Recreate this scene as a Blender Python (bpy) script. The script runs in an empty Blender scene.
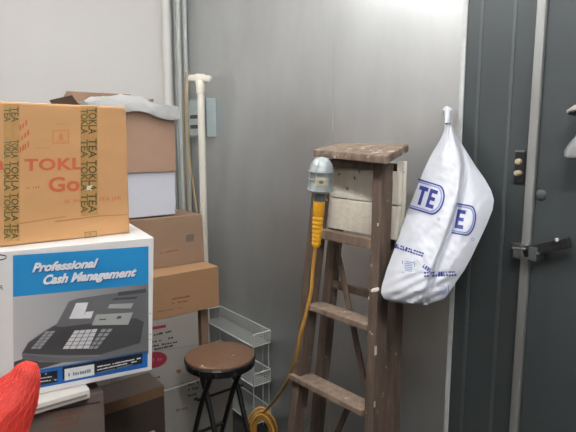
import bpy, bmesh, math, random
from mathutils import Vector, Matrix, noise
R = math.radians
random.seed(4)
SC = bpy.context.scene
COL = SC.collection

# ------------------------------------------------------------------ camera
FPX, PITCH, YAW, CH = 520.0, R(8.3), R(38.0), 1.6
CAM = Vector((0, 0, CH))
FW = Vector((math.sin(YAW)*math.cos(PITCH), math.cos(YAW)*math.cos(PITCH), -math.sin(PITCH)))
RT = Vector((math.cos(YAW), -math.sin(YAW), 0))
UP = RT.cross(FW)
XM, YW = 1.60, 3.20                 # metal wall plane, white wall plane
cd = bpy.data.cameras.new('camera')
cd.sensor_width = 36; cd.lens = FPX/576*36; cd.clip_start = .02
cam = bpy.data.objects.new('camera', cd); COL.objects.link(cam)
cam.location = CAM; cam.rotation_euler = (R(90)-PITCH, 0, -YAW)
SC.camera = cam

def ray(px, py):
    return FW + RT*((px-288)/FPX) + UP*((216-py)/FPX)
def at(px, py, x=None, y=None, z=None):
    """the point of the place that lies on the plane x=, y= or z= in the direction measured in the photograph"""
    d = ray(px, py)
    if x is not None: t = x/d.x
    elif y is not None: t = y/d.y
    else: t = (z-CH)/d.z
    return CAM + d*t

# ------------------------------------------------------------------ materials
def lin(c):
    c /= 255.0
    return c/12.92 if c <= .04045 else ((c+.055)/1.055)**2.4
def rgb(r, g, b, a=1): return (lin(r), lin(g), lin(b), a)

def mat(name, c, rough=.6, metal=0., spec=.5, vary=0., scale=(6,6,6), c2=None, bump=0., bscale=60, detail=4, rvary=0., trans=0., alpha=1.):
    m = bpy.data.materials.new(name); m.use_nodes = True
    nt = m.node_tree; b = nt.nodes['Principled BSDF']
    b.inputs['Base Color'].default_value = c
    b.inputs['Roughness'].default_value = rough
    b.inputs['Metallic'].default_value = metal
    b.inputs['Specular IOR Level'].default_value = spec
    b.inputs['Transmission Weight'].default_value = trans
    b.inputs['Alpha'].default_value = alpha
    tc = nt.nodes.new('ShaderNodeTexCoord'); mp = nt.nodes.new('ShaderNodeMapping')
    mp.inputs['Scale'].default_value = scale
    nt.links.new(tc.outputs['Object'], mp.inputs['Vector'])
    if vary > 0 or c2 or rvary > 0:
        n = nt.nodes.new('ShaderNodeTexNoise'); n.inputs['Scale'].default_value = 1.0; n.inputs['Detail'].default_value = detail
        n.inputs['Roughness'].default_value = .6
        nt.links.new(mp.outputs['Vector'], n.inputs['Vector'])
        cr = nt.nodes.new('ShaderNodeValToRGB')
        e = cr.color_ramp.elements
        e[0].position = .3; e[1].position = .7
        if c2: e[0].color, e[1].color = c, c2
        else:
            e[0].color = tuple(x*(1-vary) for x in c[:3])+(1,); e[1].color = tuple(min(1, x*(1+vary)) for x in c[:3])+(1,)
        nt.links.new(n.outputs['Fac'], cr.inputs['Fac']); nt.links.new(cr.outputs['Color'], b.inputs['Base Color'])
        if rvary > 0:
            mr = nt.nodes.new('ShaderNodeMapRange')
            mr.inputs['To Min'].default_value = rough-rvary; mr.inputs['To Max'].default_value = rough+rvary
            nt.links.new(n.outputs['Fac'], mr.inputs['Value']); nt.links.new(mr.outputs['Result'], b.inputs['Roughness'])
    if bump > 0:
        n2 = nt.nodes.new('ShaderNodeTexNoise'); n2.inputs['Scale'].default_value = bscale; n2.inputs['Detail'].default_value = 3
        nt.links.new(tc.outputs['Object'], n2.inputs['Vector'])
        bp = nt.nodes.new('ShaderNodeBump'); bp.inputs['Strength'].default_value = bump; bp.inputs['Distance'].default_value = .01
        nt.links.new(n2.outputs['Fac'], bp.inputs['Height']); nt.links.new(bp.outputs['Normal'], b.inputs['Normal'])
    return m

def wood(name, c, c2, paint=None, amt=.66):
    """weathered planks: long grain, dark knots and splashes of old paint"""
    m = mat(name, c, .75, vary=.2, scale=(40, 40, 5), c2=c2, bump=.25, bscale=60)
    nt = m.node_tree; b = nt.nodes['Principled BSDF']
    if paint:
        src = b.inputs['Base Color'].links[0].from_socket
        tc = nt.nodes.new('ShaderNodeTexCoord'); n = nt.nodes.new('ShaderNodeTexNoise')
        n.inputs['Scale'].default_value = 26; n.inputs['Detail'].default_value = 6
        nt.links.new(tc.outputs['Object'], n.inputs['Vector'])
        cr = nt.nodes.new('ShaderNodeValToRGB'); cr.color_ramp.elements[0].position = amt; cr.color_ramp.elements[1].position = amt+.04
        nt.links.new(n.outputs['Fac'], cr.inputs['Fac'])
        mx = nt.nodes.new('ShaderNodeMix'); mx.data_type = 'RGBA'
        nt.links.new(cr.outputs['Color'], mx.inputs['Factor'])
        nt.links.new(src, mx.inputs[6]); mx.inputs[7].default_value = paint
        nt.links.new(mx.outputs[2], b.inputs['Base Color'])
    return m

M = {}
M['white_wall'] = mat('white painted wall', rgb(214,212,210), .7, vary=.02, scale=(2,2,2), bump=.05, bscale=30)
M['other_wall'] = mat('pale painted wall', rgb(205,203,200), .8, vary=.05)
M['unseen_panel'] = mat('unseen dark panel', rgb(56,58,60), .7, vary=.08)  # for the added panels that darken the metal wall's lower reflection
M['ceiling'] = mat('ceiling paint', rgb(232,232,230), .9, vary=.02)
M['floor'] = mat('dark floor tile', rgb(58,57,55), .7, vary=.2, scale=(9,9,9))
M['metal'] = mat('galvanised sheet', rgb(196,199,200), .44, .85, vary=.11, scale=(2.2,2.2,.9), bump=.06, bscale=14, detail=6, rvary=.06)
M['flash'] = mat('bright metal trim', rgb(186,190,190), .45, .0, vary=.10, scale=(8,8,30), bump=.08, bscale=60)
M['dark_panel'] = mat('dark grey steel panel', rgb(70,76,78), .42, .3, vary=.06, scale=(1.5,1.5,.6), bump=.03, bscale=12)
M['dark_strip'] = mat('dark grey steel ridge', rgb(80,86,88), .45, .15, vary=.06)
M['grey_strip'] = mat('grey door edge strip', rgb(160,163,161), .42, .6, vary=.1, scale=(20,20,3))
M['pvc'] = mat('white plastic pipe', rgb(222,219,208), .4, vary=.03)
M['pipe_paint'] = mat('white painted pipe', rgb(216,215,212), .5, vary=.03)
M['conduit'] = mat('grey conduit', rgb(182,187,184), .5, .0, vary=.12, scale=(20,20,3))
M['gap'] = mat('dark gap filler', rgb(62,64,62), .8, vary=.1)
M['teal'] = mat('pale teal painted box', rgb(166,180,181), .5, vary=.08, scale=(8,8,8))
M['cable_o'] = mat('tan cable', rgb(164,138,104), .6, vary=.1)
M['cable_y'] = mat('yellow cable', rgb(186,158,96), .6, vary=.1)
M['tokla'] = mat('orange brown cardboard', rgb(202,155,106), .7, vary=.05, scale=(5,5,12), bump=.05, bscale=25)
M['red_ink'] = mat('faded red ink', rgb(203,104,66), .75, vary=.06, scale=(40,40,40))
M['red_faint'] = mat('very faded red ink', rgb(203,135,82), .75, vary=.04, scale=(40,40,40))
M['crease'] = mat('cardboard crease', rgb(176,122,70), .75, vary=.05)
M['tape'] = mat('yellowed packing tape', rgb(186,144,90), .35, vary=.10, scale=(60,60,25))
M['tape_ink'] = mat('dark green tape ink', rgb(78,76,42), .4, vary=.1)
M['tape_dim'] = mat('olive tape ink', rgb(108,102,56), .4, vary=.15, scale=(90,90,90))
M['tape_white'] = mat('white tape patch', rgb(225,222,205), .3, vary=.02)
M['white_card'] = mat('white glossy carton', rgb(236,236,236), .45, vary=.015)
M['cyan'] = mat('bright blue ink', rgb(42,148,212), .4, vary=.02)
M['blue_bar'] = mat('strong blue ink', rgb(36,108,190), .4, vary=.02)
M['ink_white'] = mat('white ink', rgb(238,240,244), .45, vary=.01)
M['ink_shade'] = mat('pale blue ink outline', rgb(20,98,165), .45, vary=.01)
M['ink_black'] = mat('black ink', rgb(34,36,40), .45, vary=.02)
M['ink_grey'] = mat('grey ink', rgb(130,132,134), .45, vary=.02)
M['reg_body'] = mat('printed register charcoal', rgb(112,113,116), .45, vary=.05, scale=(8,8,8))
M['reg_dark'] = mat('printed register dark grey', rgb(78,79,82), .45, vary=.05)
M['reg_key'] = mat('printed pale keys', rgb(220,222,224), .45, vary=.05, scale=(90,90,90))
M['reg_key2'] = mat('printed grey keys', rgb(164,167,170), .45, vary=.05, scale=(90,90,90))
M['reg_disp'] = mat('printed display', rgb(176,180,178), .45, vary=.03)
def printed_backdrop():
    # the carton's picture shows a studio backdrop that runs from pale grey to mid grey: printed ink
    m = mat('printed grey backdrop', rgb(176,178,182), .45)
    nt = m.node_tree; b = nt.nodes['Principled BSDF']
    tc = nt.nodes.new('ShaderNodeTexCoord'); sp = nt.nodes.new('ShaderNodeSeparateXYZ')
    mr = nt.nodes.new('ShaderNodeMapRange'); cr = nt.nodes.new('ShaderNodeValToRGB')
    mr.inputs['From Min'].default_value = -.17; mr.inputs['From Max'].default_value = .2
    nt.links.new(tc.outputs['Object'], sp.inputs[0]); nt.links.new(sp.outputs['X'], mr.inputs['Value'])
    nt.links.new(mr.outputs['Result'], cr.inputs['Fac'])
    cr.color_ramp.elements[0].color = rgb(196,198,200); cr.color_ramp.elements[1].color = rgb(120,122,126)
    nt.links.new(cr.outputs['Color'], b.inputs['Base Color'])
    return m
M['reg_back'] = printed_backdrop()
M['brown_a'] = mat('greyish brown cardboard', rgb(168,138,118), .8, vary=.05, scale=(4,4,9), bump=.05, bscale=25)
M['brown_b'] = mat('mid brown cardboard', rgb(148,122,100), .8, vary=.06, scale=(4,4,9), bump=.05, bscale=25)
M['brown_c'] = mat('tan cardboard', rgb(160,124,92), .8, vary=.05, scale=(4,4,9), bump=.05, bscale=25)
M['brown_d'] = mat('dull grey brown cardboard', rgb(108,96,90), .85, vary=.08, scale=(5,5,9), bump=.1, bscale=25)
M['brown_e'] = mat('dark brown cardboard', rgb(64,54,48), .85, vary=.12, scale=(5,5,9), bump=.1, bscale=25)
M['brown_in'] = mat('cardboard inside', rgb(140,112,92), .85, vary=.06)
M['brown_ink'] = mat('brown print', rgb(128,84,60), .8, vary=.1)
M['band'] = mat('brown top band', rgb(112,86,62), .5, vary=.1)
M['pale_box'] = mat('white smooth carton', rgb(214,217,228), .6, vary=.015)
M['grey_box'] = mat('off white carton', rgb(152,147,142), .75, vary=.06, scale=(5,5,5))
M['grey_box2'] = mat('pale grey carton', rgb(138,134,130), .75, vary=.06, scale=(5,5,5))
M['ink_maroon'] = mat('dark red print', rgb(140,34,56), .7, vary=.06)
M['plum'] = mat('faded rose print', rgb(176,90,104), .75, vary=.08)
M['film'] = mat('thin white plastic film', rgb(222,224,224), .28, vary=.04, bump=.6, bscale=26, trans=.55)
M['film2'] = mat('cloudy plastic film', rgb(150,153,154), .35, vary=.15, scale=(30,30,30), trans=.3)
M['bag'] = mat('white plastic bag', rgb(196,200,209), .36, vary=.03, scale=(14,14,14), bump=.15, bscale=20)
M['bag_blue'] = mat('blue bag print', rgb(30,44,124), .45, vary=.05)
M['bag_pale'] = mat('pale blue bag print', rgb(120,138,190), .45, vary=.05)
M['slab'] = mat('white plastic slab', rgb(214,211,206), .5, vary=.03)
M['ladder'] = wood('weathered ladder wood', rgb(72,58,50), rgb(106,90,78), rgb(170,160,148), .68)
M['tread'] = wood('worn tread wood', rgb(104,88,76), rgb(140,122,106), rgb(182,172,158), .68)
M['capwood'] = wood('rough cap wood', rgb(92,76,64), rgb(138,120,104), rgb(178,168,154), .62)
M['shelfpaint'] = wood('chipped cream paint', rgb(206,200,186), rgb(224,219,207), rgb(96,84,76), .66)
M['drip'] = mat('white paint drip', rgb(196,190,180), .6, vary=.04)
M['lamp_metal'] = mat('grey lamp metal', rgb(168,176,178), .45, .2, vary=.06)
M['lamp_dark'] = mat('dark lamp metal', rgb(112,118,120), .5, .3, vary=.1)
M['lamp_label'] = mat('cream lamp sticker', rgb(205,196,158), .5, vary=.05)
M['handle'] = mat('amber rubber handle', rgb(224,164,38), .42, vary=.08, scale=(30,30,30))
M['cord'] = mat('amber cord', rgb(190,142,66), .4, vary=.12, scale=(20,20,20))
M['stool_seat'] = mat('brown vinyl seat', rgb(104,76,58), .42, vary=.1, scale=(18,18,18), bump=.06, bscale=60)
M['black'] = mat('black painted steel', rgb(26,26,27), .32, .1, vary=.1)
M['black_rim'] = mat('black seat edge', rgb(24,24,25), .22, vary=.1)
M['speck'] = mat('pale seat speck', rgb(200,176,150), .4, vary=.05)
M['wire'] = mat('white coated wire', rgb(206,210,208), .35, .1, vary=.03)
M['net'] = mat('red plastic net', rgb(200,50,40), .6, vary=.10, scale=(60,60,60), bump=.3, bscale=160)
M['net_strand'] = mat('bright red strand', rgb(212,66,54), .55, vary=.06)
M['brass'] = mat('worn brass knob', rgb(176,164,138), .5, .1, vary=.1)
M['chrome'] = mat('chrome latch', rgb(205,205,205), .22, .9, vary=.04)
M['handle_black'] = mat('black handle', rgb(34,35,36), .35, vary=.1)
M['navy'] = mat('dark navy cloth', rgb(34,42,58), .85, vary=.12, bump=.4, bscale=90)
M['pale_cloth'] = mat('pale grey cloth edge', rgb(176,172,166), .85, vary=.08, bump=.4, bscale=90)
M['lamp_housing'] = mat('lamp housing white', rgb(220,220,220), .5, vary=.01)

# ------------------------------------------------------------------ building helpers
def link(o, parent=None, loc=None):
    COL.objects.link(o)
    if parent: o.parent = parent
    return o
def world(o):
    p = Vector(o.location)
    while o.parent: o = o.parent; p += Vector(o.location)
    return p
def thing(name, label, cat, loc, group=None):
    o = bpy.data.objects.new(name, None); o.empty_display_size = .05; o.location = loc
    COL.objects.link(o); o['label'] = label; o['category'] = cat
    if group: o['group'] = group
    return o
def obj(name, bm, ms, parent=None, smooth=False, label=None, base=None):
    """the bmesh is in place coordinates; it becomes ONE mesh object, its origin at its base or at its parent's"""
    if not isinstance(ms, (list, tuple)): ms = [ms]
    bmesh.ops.recalc_face_normals(bm, faces=bm.faces)
    if parent: org = world(parent)
    elif base: org = Vector(base)
    else:
        xs = [v.co for v in bm.verts]
        org = Vector((sum(c.x for c in xs)/len(xs), sum(c.y for c in xs)/len(xs), min(c.z for c in xs)))
    for v in bm.verts: v.co -= org
    if smooth:
        for f in bm.faces: f.smooth = True
        for e in bm.edges:
            if len(e.link_faces) == 2 and e.calc_face_angle(0) > R(42): e.smooth = False
    me = bpy.data.meshes.new(name); bm.to_mesh(me); bm.free()
    for m in ms: me.materials.append(M[m] if isinstance(m, str) else m)
    o = bpy.data.objects.new(name, me)
    if parent: o.parent = parent
    else: o.location = org
    COL.objects.link(o)
    if label: o['label'] = label
    return o
def tag(o, label, cat, group=None):
    o['label'] = label; o['category'] = cat
    if group: o['group'] = group
    return o
def struct(name, bm, ms, label=None):
    o = obj(name, bm, ms); o['kind'] = 'structure'
    if label: o['label'] = label
    return o

def box(bm, lo, hi, bev=0., mi=0):
    vs = [bm.verts.new((x, y, z)) for z in (lo[2], hi[2]) for y in (lo[1], hi[1]) for x in (lo[0], hi[0])]
    fs = [bm.faces.new([vs[i] for i in q]) for q in ((0,2,3,1),(4,5,7,6),(0,1,5,4),(2,6,7,3),(0,4,6,2),(1,3,7,5))]
    for f in fs: f.material_index = mi
    if bev: bmesh.ops.bevel(bm, geom=list({e for f in fs for e in f.edges}), offset=bev, segments=2, affect='EDGES', profile=.6)
    return bm
def hexa(bm, q0, q1, bev=0.):
    """solid between two quads with the same winding"""
    a = [bm.verts.new(p) for p in q0]; b = [bm.verts.new(p) for p in q1]
    fs = [bm.faces.new(a), bm.faces.new(b[::-1])]
    for i in range(4):
        j = (i+1) % 4
        fs.append(bm.faces.new((a[j], a[i], b[i], b[j])))
    if bev: bmesh.ops.bevel(bm, geom=list({e for f in fs for e in f.edges}), offset=bev, segments=2, affect='EDGES', profile=.6)
    return bm
def plank(bm, p, q, w, t, wd, bev=.003):
    """board from p to q, full width w along wd, full thickness t across"""
    p, q, wd = Vector(p), Vector(q), Vector(wd)
    d = (q-p).normalized(); wd = (wd - d*wd.dot(d)).normalized(); td = d.cross(wd)
    c = [wd*(w/2)*a + td*(t/2)*b for a, b in ((-1,-1),(1,-1),(1,1),(-1,1))]
    return hexa(bm, [p+x for x in c], [q+x for x in c], bev)
def tube(bm, pts, r, n=8, closed=False, rad=None):
    pts = [Vector(p) for p in pts]; N = len(pts); rings = []
    nrm = None
    for i, p in enumerate(pts):
        a = pts[i-1] if (i > 0 or closed) else p
        b = pts[(i+1) % N] if (i < N-1 or closed) else p
        t = (b-a).normalized()
        if nrm is None:
            nrm = t.orthogonal().normalized()
        else:
            nrm = (nrm - t*nrm.dot(t))
            nrm = nrm.normalized() if nrm.length > 1e-6 else t.orthogonal().normalized()
        bi = t.cross(nrm); rr = rad[i] if rad else r
        rings.append([bm.verts.new(p + (nrm*math.cos(2*math.pi*k/n) + bi*math.sin(2*math.pi*k/n))*rr) for k in range(n)])
    for i in range(N if closed else N-1):
        A, B = rings[i], rings[(i+1) % N]
        for k in range(n):
            bm.faces.new((A[k], A[(k+1) % n], B[(k+1) % n], B[k]))
    if not closed:
        bm.faces.new(rings[0][::-1]); bm.faces.new(rings[-1])
    return bm
def smooth_path(pts, sub=8):
    pts = [Vector(p) for p in pts]; out = []
    for i in range(len(pts)-1):
        p0 = pts[max(i-1, 0)]; p1 = pts[i]; p2 = pts[i+1]; p3 = pts[min(i+2, len(pts)-1)]
        for k in range(sub):
            t = k/sub
            out.append(.5*((2*p1) + (p2-p0)*t + (2*p0-5*p1+4*p2-p3)*t*t + (3*p1-p0-3*p2+p3)*t**3))
    out.append(pts[-1]); return out
def lathe(bm, a, b, prof, n=24):
    """profile [(s along a->b in 0..1, radius)]"""
    a, b = Vector(a), Vector(b); d = (b-a); u = d.normalized().orthogonal().normalized(); v = d.normalized().cross(u)
    rings = [[bm.verts.new(a + d*s + (u*math.cos(2*math.pi*k/n)+v*math.sin(2*math.pi*k/n))*max(r, 1e-4)) for k in range(n)] for s, r in prof]
    for A, B in zip(rings, rings[1:]):
        for k in range(n): bm.faces.new((A[k], A[(k+1) % n], B[(k+1) % n], B[k]))
    bm.faces.new(rings[0][::-1]); bm.faces.new(rings[-1])
    return bm
def wave(p, amp, sc, seed=0.):
    return noise.noise(Vector(p)*sc + Vector((seed, seed*1.7, seed*.3)))*amp

# ---- prints: thin ink films lying on a face; f maps a photo pixel to a point of that face (lifted l)
def face_y(y):
    def f(px, py, l=0.): return at(px, py, y=y-l)
    return f
def poly(bm, f, pts, l, mi=0, sub=0):
    vs = [bm.verts.new(f(x, y, l)) for x, y in pts]
    fc = bm.faces.new(vs); fc.material_index = mi
    return fc
def glyphs(body, size=1., bold=.02, shear=0., space=1.):
    cu = bpy.data.curves.new('t', 'FONT'); cu.body = body; cu.size = size; cu.offset = bold; cu.shear = shear; cu.space_character = space
    cu.resolution_u = 3
    o = bpy.data.objects.new('t', cu); COL.objects.link(o)
    dg = bpy.context.evaluated_depsgraph_get()
    me = bpy.data.meshes.new_from_object(o.evaluated_get(dg))
    vs = [v.co.copy() for v in me.vertices]; fs = [tuple(p.vertices) for p in me.polygons]
    bpy.data.objects.remove(o); bpy.data.curves.remove(cu); bpy.data.meshes.remove(me)
    x0 = min(v.x for v in vs); x1 = max(v.x for v in vs); y0 = 0; y1 = max(v.y for v in vs)
    return [((v.x-x0)/(x1-x0), (v.y-y0)/(y1-y0)) for v in vs], fs
def text(bm, f, body, quad, l, mi=0, **kw):
    """lettering stretched to the quad (bottom-left, bottom-right, top-right, top-left) in photo pixels"""
    vs, fs = glyphs(body, **kw)
    bl, br, tr, tl = [Vector(q) for q in quad]
    nv = []
    for u, v in vs:
        p = (bl*(1-u)+br*u)*(1-v) + (tl*(1-u)+tr*u)*v
        nv.append(bm.verts.new(f(p.x, p.y, l)))
    for q in fs:
        try: bm.faces.new([nv[i] for i in q]).material_index = mi
        except ValueError: pass
def scribble(bm, f, a, b, h, l, n, mi=0, seed=1, fill=.62):
    """a line of lettering too small to read in the photo: uneven little strokes from a to b"""
    rd = random.Random(seed); a, b = Vector(a), Vector(b); d = b-a; up = Vector((0, -h))
    t = 0.; step = 1./n
    for k in range(n):
        if rd.random() < .1: continue
        s = (k+rd.random()*.15)*step; e = s+step*fill*(.8+rd.random()*.4)
        hh = .7+rd.random()*.3
        p, q = a+d*s, a+d*min(e, 1)
        poly(bm, f, [p, q, q+up*hh, p+up*hh], l, mi)

def carton(name, label, front, depth, m, cat='box', group=None, bev=.004, skew=0.):
    """closed carton: front = (bottom-left, bottom-right, top-right, top-left) points, reaching `depth` back in +y"""
    front = [Vector(p) for p in front]
    t = thing(name, label, cat, ((front[0]+front[1])/2 + Vector((0, depth/2, 0))), group)
    bm = bmesh.new(); off = Vector((skew, depth, 0))
    hexa(bm, front, [p+off for p in front], bev)
    obj('carton_body', bm, m, t)
    return t
def rect(x0, x1, y, z0, z1): return [Vector((x0, y, z0)), Vector((x1, y, z0)), Vector((x1, y, z1)), Vector((x0, y, z1))]

# ================================================================== THE ROOM
CEIL = 2.95
bm = bmesh.new(); box(bm, (-1.5, -1.6, -.05), (1.72, 3.3, 0)); struct('floor', bm, 'floor')
bm = bmesh.new(); box(bm, (-1.5, -1.6, CEIL), (1.72, 3.3, CEIL+.05)); struct('ceiling', bm, 'ceiling')
bm = bmesh.new(); box(bm, (-1.5, YW, 0), (1.72, YW+.1, CEIL)); struct('wall_back', bm, 'white_wall')
bm = bmesh.new(); box(bm, (-1.6, -1.6, 0), (-1.5, 3.3, CEIL)); struct('wall_left', bm, 'other_wall')
bm = bmesh.new(); box(bm, (-1.6, -1.7, 0), (1.72, -1.6, CEIL)); struct('wall_front', bm, 'other_wall')
bm = bmesh.new(); box(bm, (-1.5, -1.6, .002), (-1.46, 3.19, 1.45), .004); struct('trim_7', bm, 'unseen_panel')  # unseen dark panel, added so the metal wall reflects darker low down
bm = bmesh.new(); box(bm, (-1.455, -1.6, .002), (1.59, -1.56, 1.45), .004); struct('trim_8', bm, 'unseen_panel')  # second added panel, behind the viewer, for the same dark reflection
YT = at(462, 120, x=XM).y            # where the bright trim ends the metal sheet
YD = at(538, 120, x=XM).y            # door edge strip
bm = bmesh.new(); box(bm, (XM, YT, 0), (XM+.1, YW, CEIL)); struct('wall_right', bm, 'metal')
bm = bmesh.new(); box(bm, (XM, YD, 0), (XM+.1, YT, CEIL)); struct('wall_right.001', bm, 'dark_panel')
# bright folded trim at the end of the metal sheet
bm = bmesh.new(); box(bm, (XM-.005, YT-.004, 0), (XM+.002, YT+.014, CEIL), .002); struct('trim_1', bm, 'flash')
# joint between two metal sheets
ys = at(333, 100, x=XM).y
bm = bmesh.new(); box(bm, (XM-.0025, ys-.003, .2), (XM+.001, ys+.003, at(333, 40, x=XM).z)); struct('trim_2', bm, 'metal')
# ridges of the dark panel and the door edge strip
for i, px in enumerate((477, 509)):
    yy = at(px, 120, x=XM).y
    bm = bmesh.new(); box(bm, (XM-.0018, yy-.006, 0), (XM+.002, yy+.006, CEIL), .0012); struct('trim_%d' % (3+i), bm, 'dark_strip')
bm = bmesh.new(); box(bm, (XM-.02, YD-.010, 0), (XM+.004, YD+.018, CEIL), .005); struct('trim_5', bm, 'grey_strip')
# the door beyond the strip
bm = bmesh.new(); box(bm, (XM-.008, YD-.95, .02), (XM+.08, YD-.0105, 2.35), .004); door = struct('door_1', bm, 'dark_panel')
bm = bmesh.new(); box(bm, (XM, -1.6, 2.36), (XM+.1, YD-.02, CEIL)); box(bm, (XM, -1.6, 0), (XM+.1, YD-.96, 2.355))
struct('wall_right.002', bm, 'dark_panel')
# latch on the door: chrome keeper, black lever with a bright nose
xa = XM-.045
bm = bmesh.new()
plank(bm, at(524, 252, x=xa), at(571, 242, x=xa), .034, .018, (0,0,1), .005)
h = obj('door_handle', bm, 'handle_black', door, label='black lever handle')
bm = bmesh.new(); box(bm, tuple(at(537, 256, x=XM-.03)-Vector((.03,.012,.012))), tuple(at(537, 250, x=XM-.03)+Vector((.028,.012,.012))), .003)
obj('handle_mount', bm, 'dark_strip', h)
bm = bmesh.new(); plank(bm, at(528, 251.5, x=xa-.012), at(540, 254, x=xa-.012), .006, .004, (0,0,1), .001)
plank(bm, at(513, 247.5, x=xa-.014), at(527, 249, x=xa-.014), .007, .02, (0,0,1), .002)
obj('handle_nose', bm, 'chrome', h, label='chrome nose of the handle')
bm = bmesh.new(); lathe(bm, at(557, 240, x=XM-.05), at(557, 240, x=XM-.066), [(0,.008),(.8,.008),(1,.005)], 12)
obj('bolt', bm, 'chrome', h, smooth=True)
bm = bmesh.new(); p = at(541, 195, x=XM-.008); lathe(bm, p, p+Vector((-.006,0,0)), [(0,.018),(.6,.016),(1,.011)], 16)
obj('lock_cover', bm, 'dark_panel', door, smooth=True)
# keeper bolted to the dark panel
p0, p1 = at(513, 258, x=XM-.012), at(531, 246, x=XM-.012)
t = thing('latch_keeper', 'small chrome latch keeper beside the black door lever', 'latch', (XM, (p0.y+p1.y)/2, p0.z))
bm = bmesh.new(); box(bm, (XM-.018, p1.y-.0, p0.z), (XM-.001, p0.y, p1.z), .004); obj('keeper_body', bm, 'lamp_dark', t)
bm = bmesh.new(); box(bm, (XM-.03, p1.y, p1.z-.004), (XM-.001, p0.y, p1.z+.006), .002); obj('keeper_lip', bm, 'chrome', t, label='chrome lip')
# plate with two brass knobs
p0, p1 = at(514.5, 183, x=XM), at(526.5, 151, x=XM)
t = thing('wall_mount_plate', 'narrow dark plate with two worn brass knobs on dark panel', 'plate', (XM, (p0.y+p1.y)/2, p0.z))
bm = bmesh.new(); box(bm, (XM-.006, p1.y, p0.z), (XM-.0005, p0.y, p1.z), .002); obj('plate', bm, 'handle_black', t)
bm = bmesh.new(); box(bm, (XM-.010, p1.y, p1.z-.004), (XM-.0005, p0.y, p1.z+.002), .001); obj('plate_rim', bm, 'lamp_dark', t)
for py, ln in ((161.5, .018), (173, .026)):
    c = at(520, py, x=XM-.006); bm = bmesh.new()
    lathe(bm, c, c+Vector((-ln, 0, 0)), [(0,.008),(.3,.0095),(.8,.0095),(1,.006)], 14); obj('knob', bm, 'brass', t, smooth=True)

# corner: white painted pipe, grey conduits, cables, box
cx = at(167.5, 50, y=YW-.035)
bm = bmesh.new(); lathe(bm, (cx.x, YW-.033, .002), (cx.x, YW-.033, CEIL), [(0,.029),(1,.029)], 20)
tag(obj('drain_pipe', bm, 'pipe_paint', smooth=True), 'fat white painted pipe rising up the white wall by the corner', 'pipe')
bm = bmesh.new(); box(bm, (XM-.045, YW-.03, .002), (XM-.001, YW-.001, CEIL), .003); struct('trim_6', bm, 'conduit')
for i, (px, rr, xx, lab) in enumerate(((185, .014, XM-.016, 'slim grey conduit running up the metal wall beside the corner'),
                                       (178.5, .013, XM-.062, 'slim grey conduit squeezed between white pipe and room corner'))):
    c = at(px, 30, x=xx); yy = min(c.y, YW-.016)
    bm = bmesh.new(); lathe(bm, (xx, yy, .002), (xx, yy, CEIL), [(0,rr),(1,rr)], 14)
    tag(obj('conduit', bm, 'conduit', smooth=True), lab, 'conduit', 'corner conduits')
for i, (m, off, lab) in enumerate((('cable_o', 0, 'tan cable dangling beside the corner conduit, further from the metal wall'), ('cable_y', .022, 'yellow cable dangling behind the white pipe top'))):
    pts = [at(186+off*120, 72, x=XM-.05-off), at(184+off*150, 110, x=XM-.06-off), at(186+off*180, 160, x=XM-.05-off), at(188+off*330, 200, x=XM-.06-off), at(190+off*330, 230, x=XM-.06-off), Vector((XM-.07-off, 3.02, .6)), Vector((XM-.07-off, 3.02, .008))]
    bm = bmesh.new(); tube(bm, smooth_path(pts), .0045, 8)
    tag(obj('cable', bm, m, smooth=True), lab, 'cable', 'cables in the corner')
# teal electrical box
b0, b1 = at(213, 97, x=XM-.06), at(191, 134, x=XM-.06)
y0, y1, z1, z0 = b0.y+.075, b1.y+.03, b0.z, b0.z-.225
t = thing('junction_box', 'pale teal metal junction box on the metal wall behind the plastic pipe', 'electrical box', (XM, (y0+y1)/2, z0))
bm = bmesh.new(); box(bm, (XM-.055, y0, z0), (XM-.001, y1, z1), .003); obj('housing', bm, 'teal', t)
bm = bmesh.new(); box(bm, (XM-.061, y0+.025, z0+.012), (XM-.0555, y1-.01, z1-.012), .002); obj('cover', bm, 'teal', t)
bm = bmesh.new(); box(bm, (XM-.064, y0-.004, z0), (XM-.001, y0+.003, z1), .001); obj('side_flange', bm, 'teal', t)
for zz in (z0+.05, z0+.11):
    bm = bmesh.new(); box(bm, (XM-.0635, y0+.10, zz), (XM-.0612, y1-.03, zz+.022), .001); obj('slot', bm, 'gap', t)

# white plastic pipe with tee
pp = at(200.5, 80, x=XM-.105)
pr = .0215
t = thing('plastic_pipe', 'tall white plastic pipe with a tee on top standing by the metal wall', 'pipe', (pp.x, pp.y, 0))
bm = bmesh.new(); lathe(bm, (pp.x, pp.y+.0, .003), (pp.x, pp.y, pp.z-.05), [(0,pr),(1,pr)], 20); obj('pipe', bm, 'pvc', t, smooth=True)
bm = bmesh.new()
lathe(bm, (pp.x, pp.y, pp.z-.075), (pp.x, pp.y, pp.z), [(0,pr+.004),(.12,pr+.006),(.9,pr+.006),(1,pr+.002)], 20)
a, b = at(189.5, 78.5, x=pp.x-.02), at(211, 79.5, x=pp.x+.03)
lathe(bm, a, b, [(0,.012),(.04,.021),(.3,.024),(.36,.03),(.64,.03),(.7,.024),(.96,.021),(1,.012)], 20)
obj('tee', bm, 'pvc', t, smooth=True)

# ================================================================== BACK STACKS OF CARTONS
YB = 2.13
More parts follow.
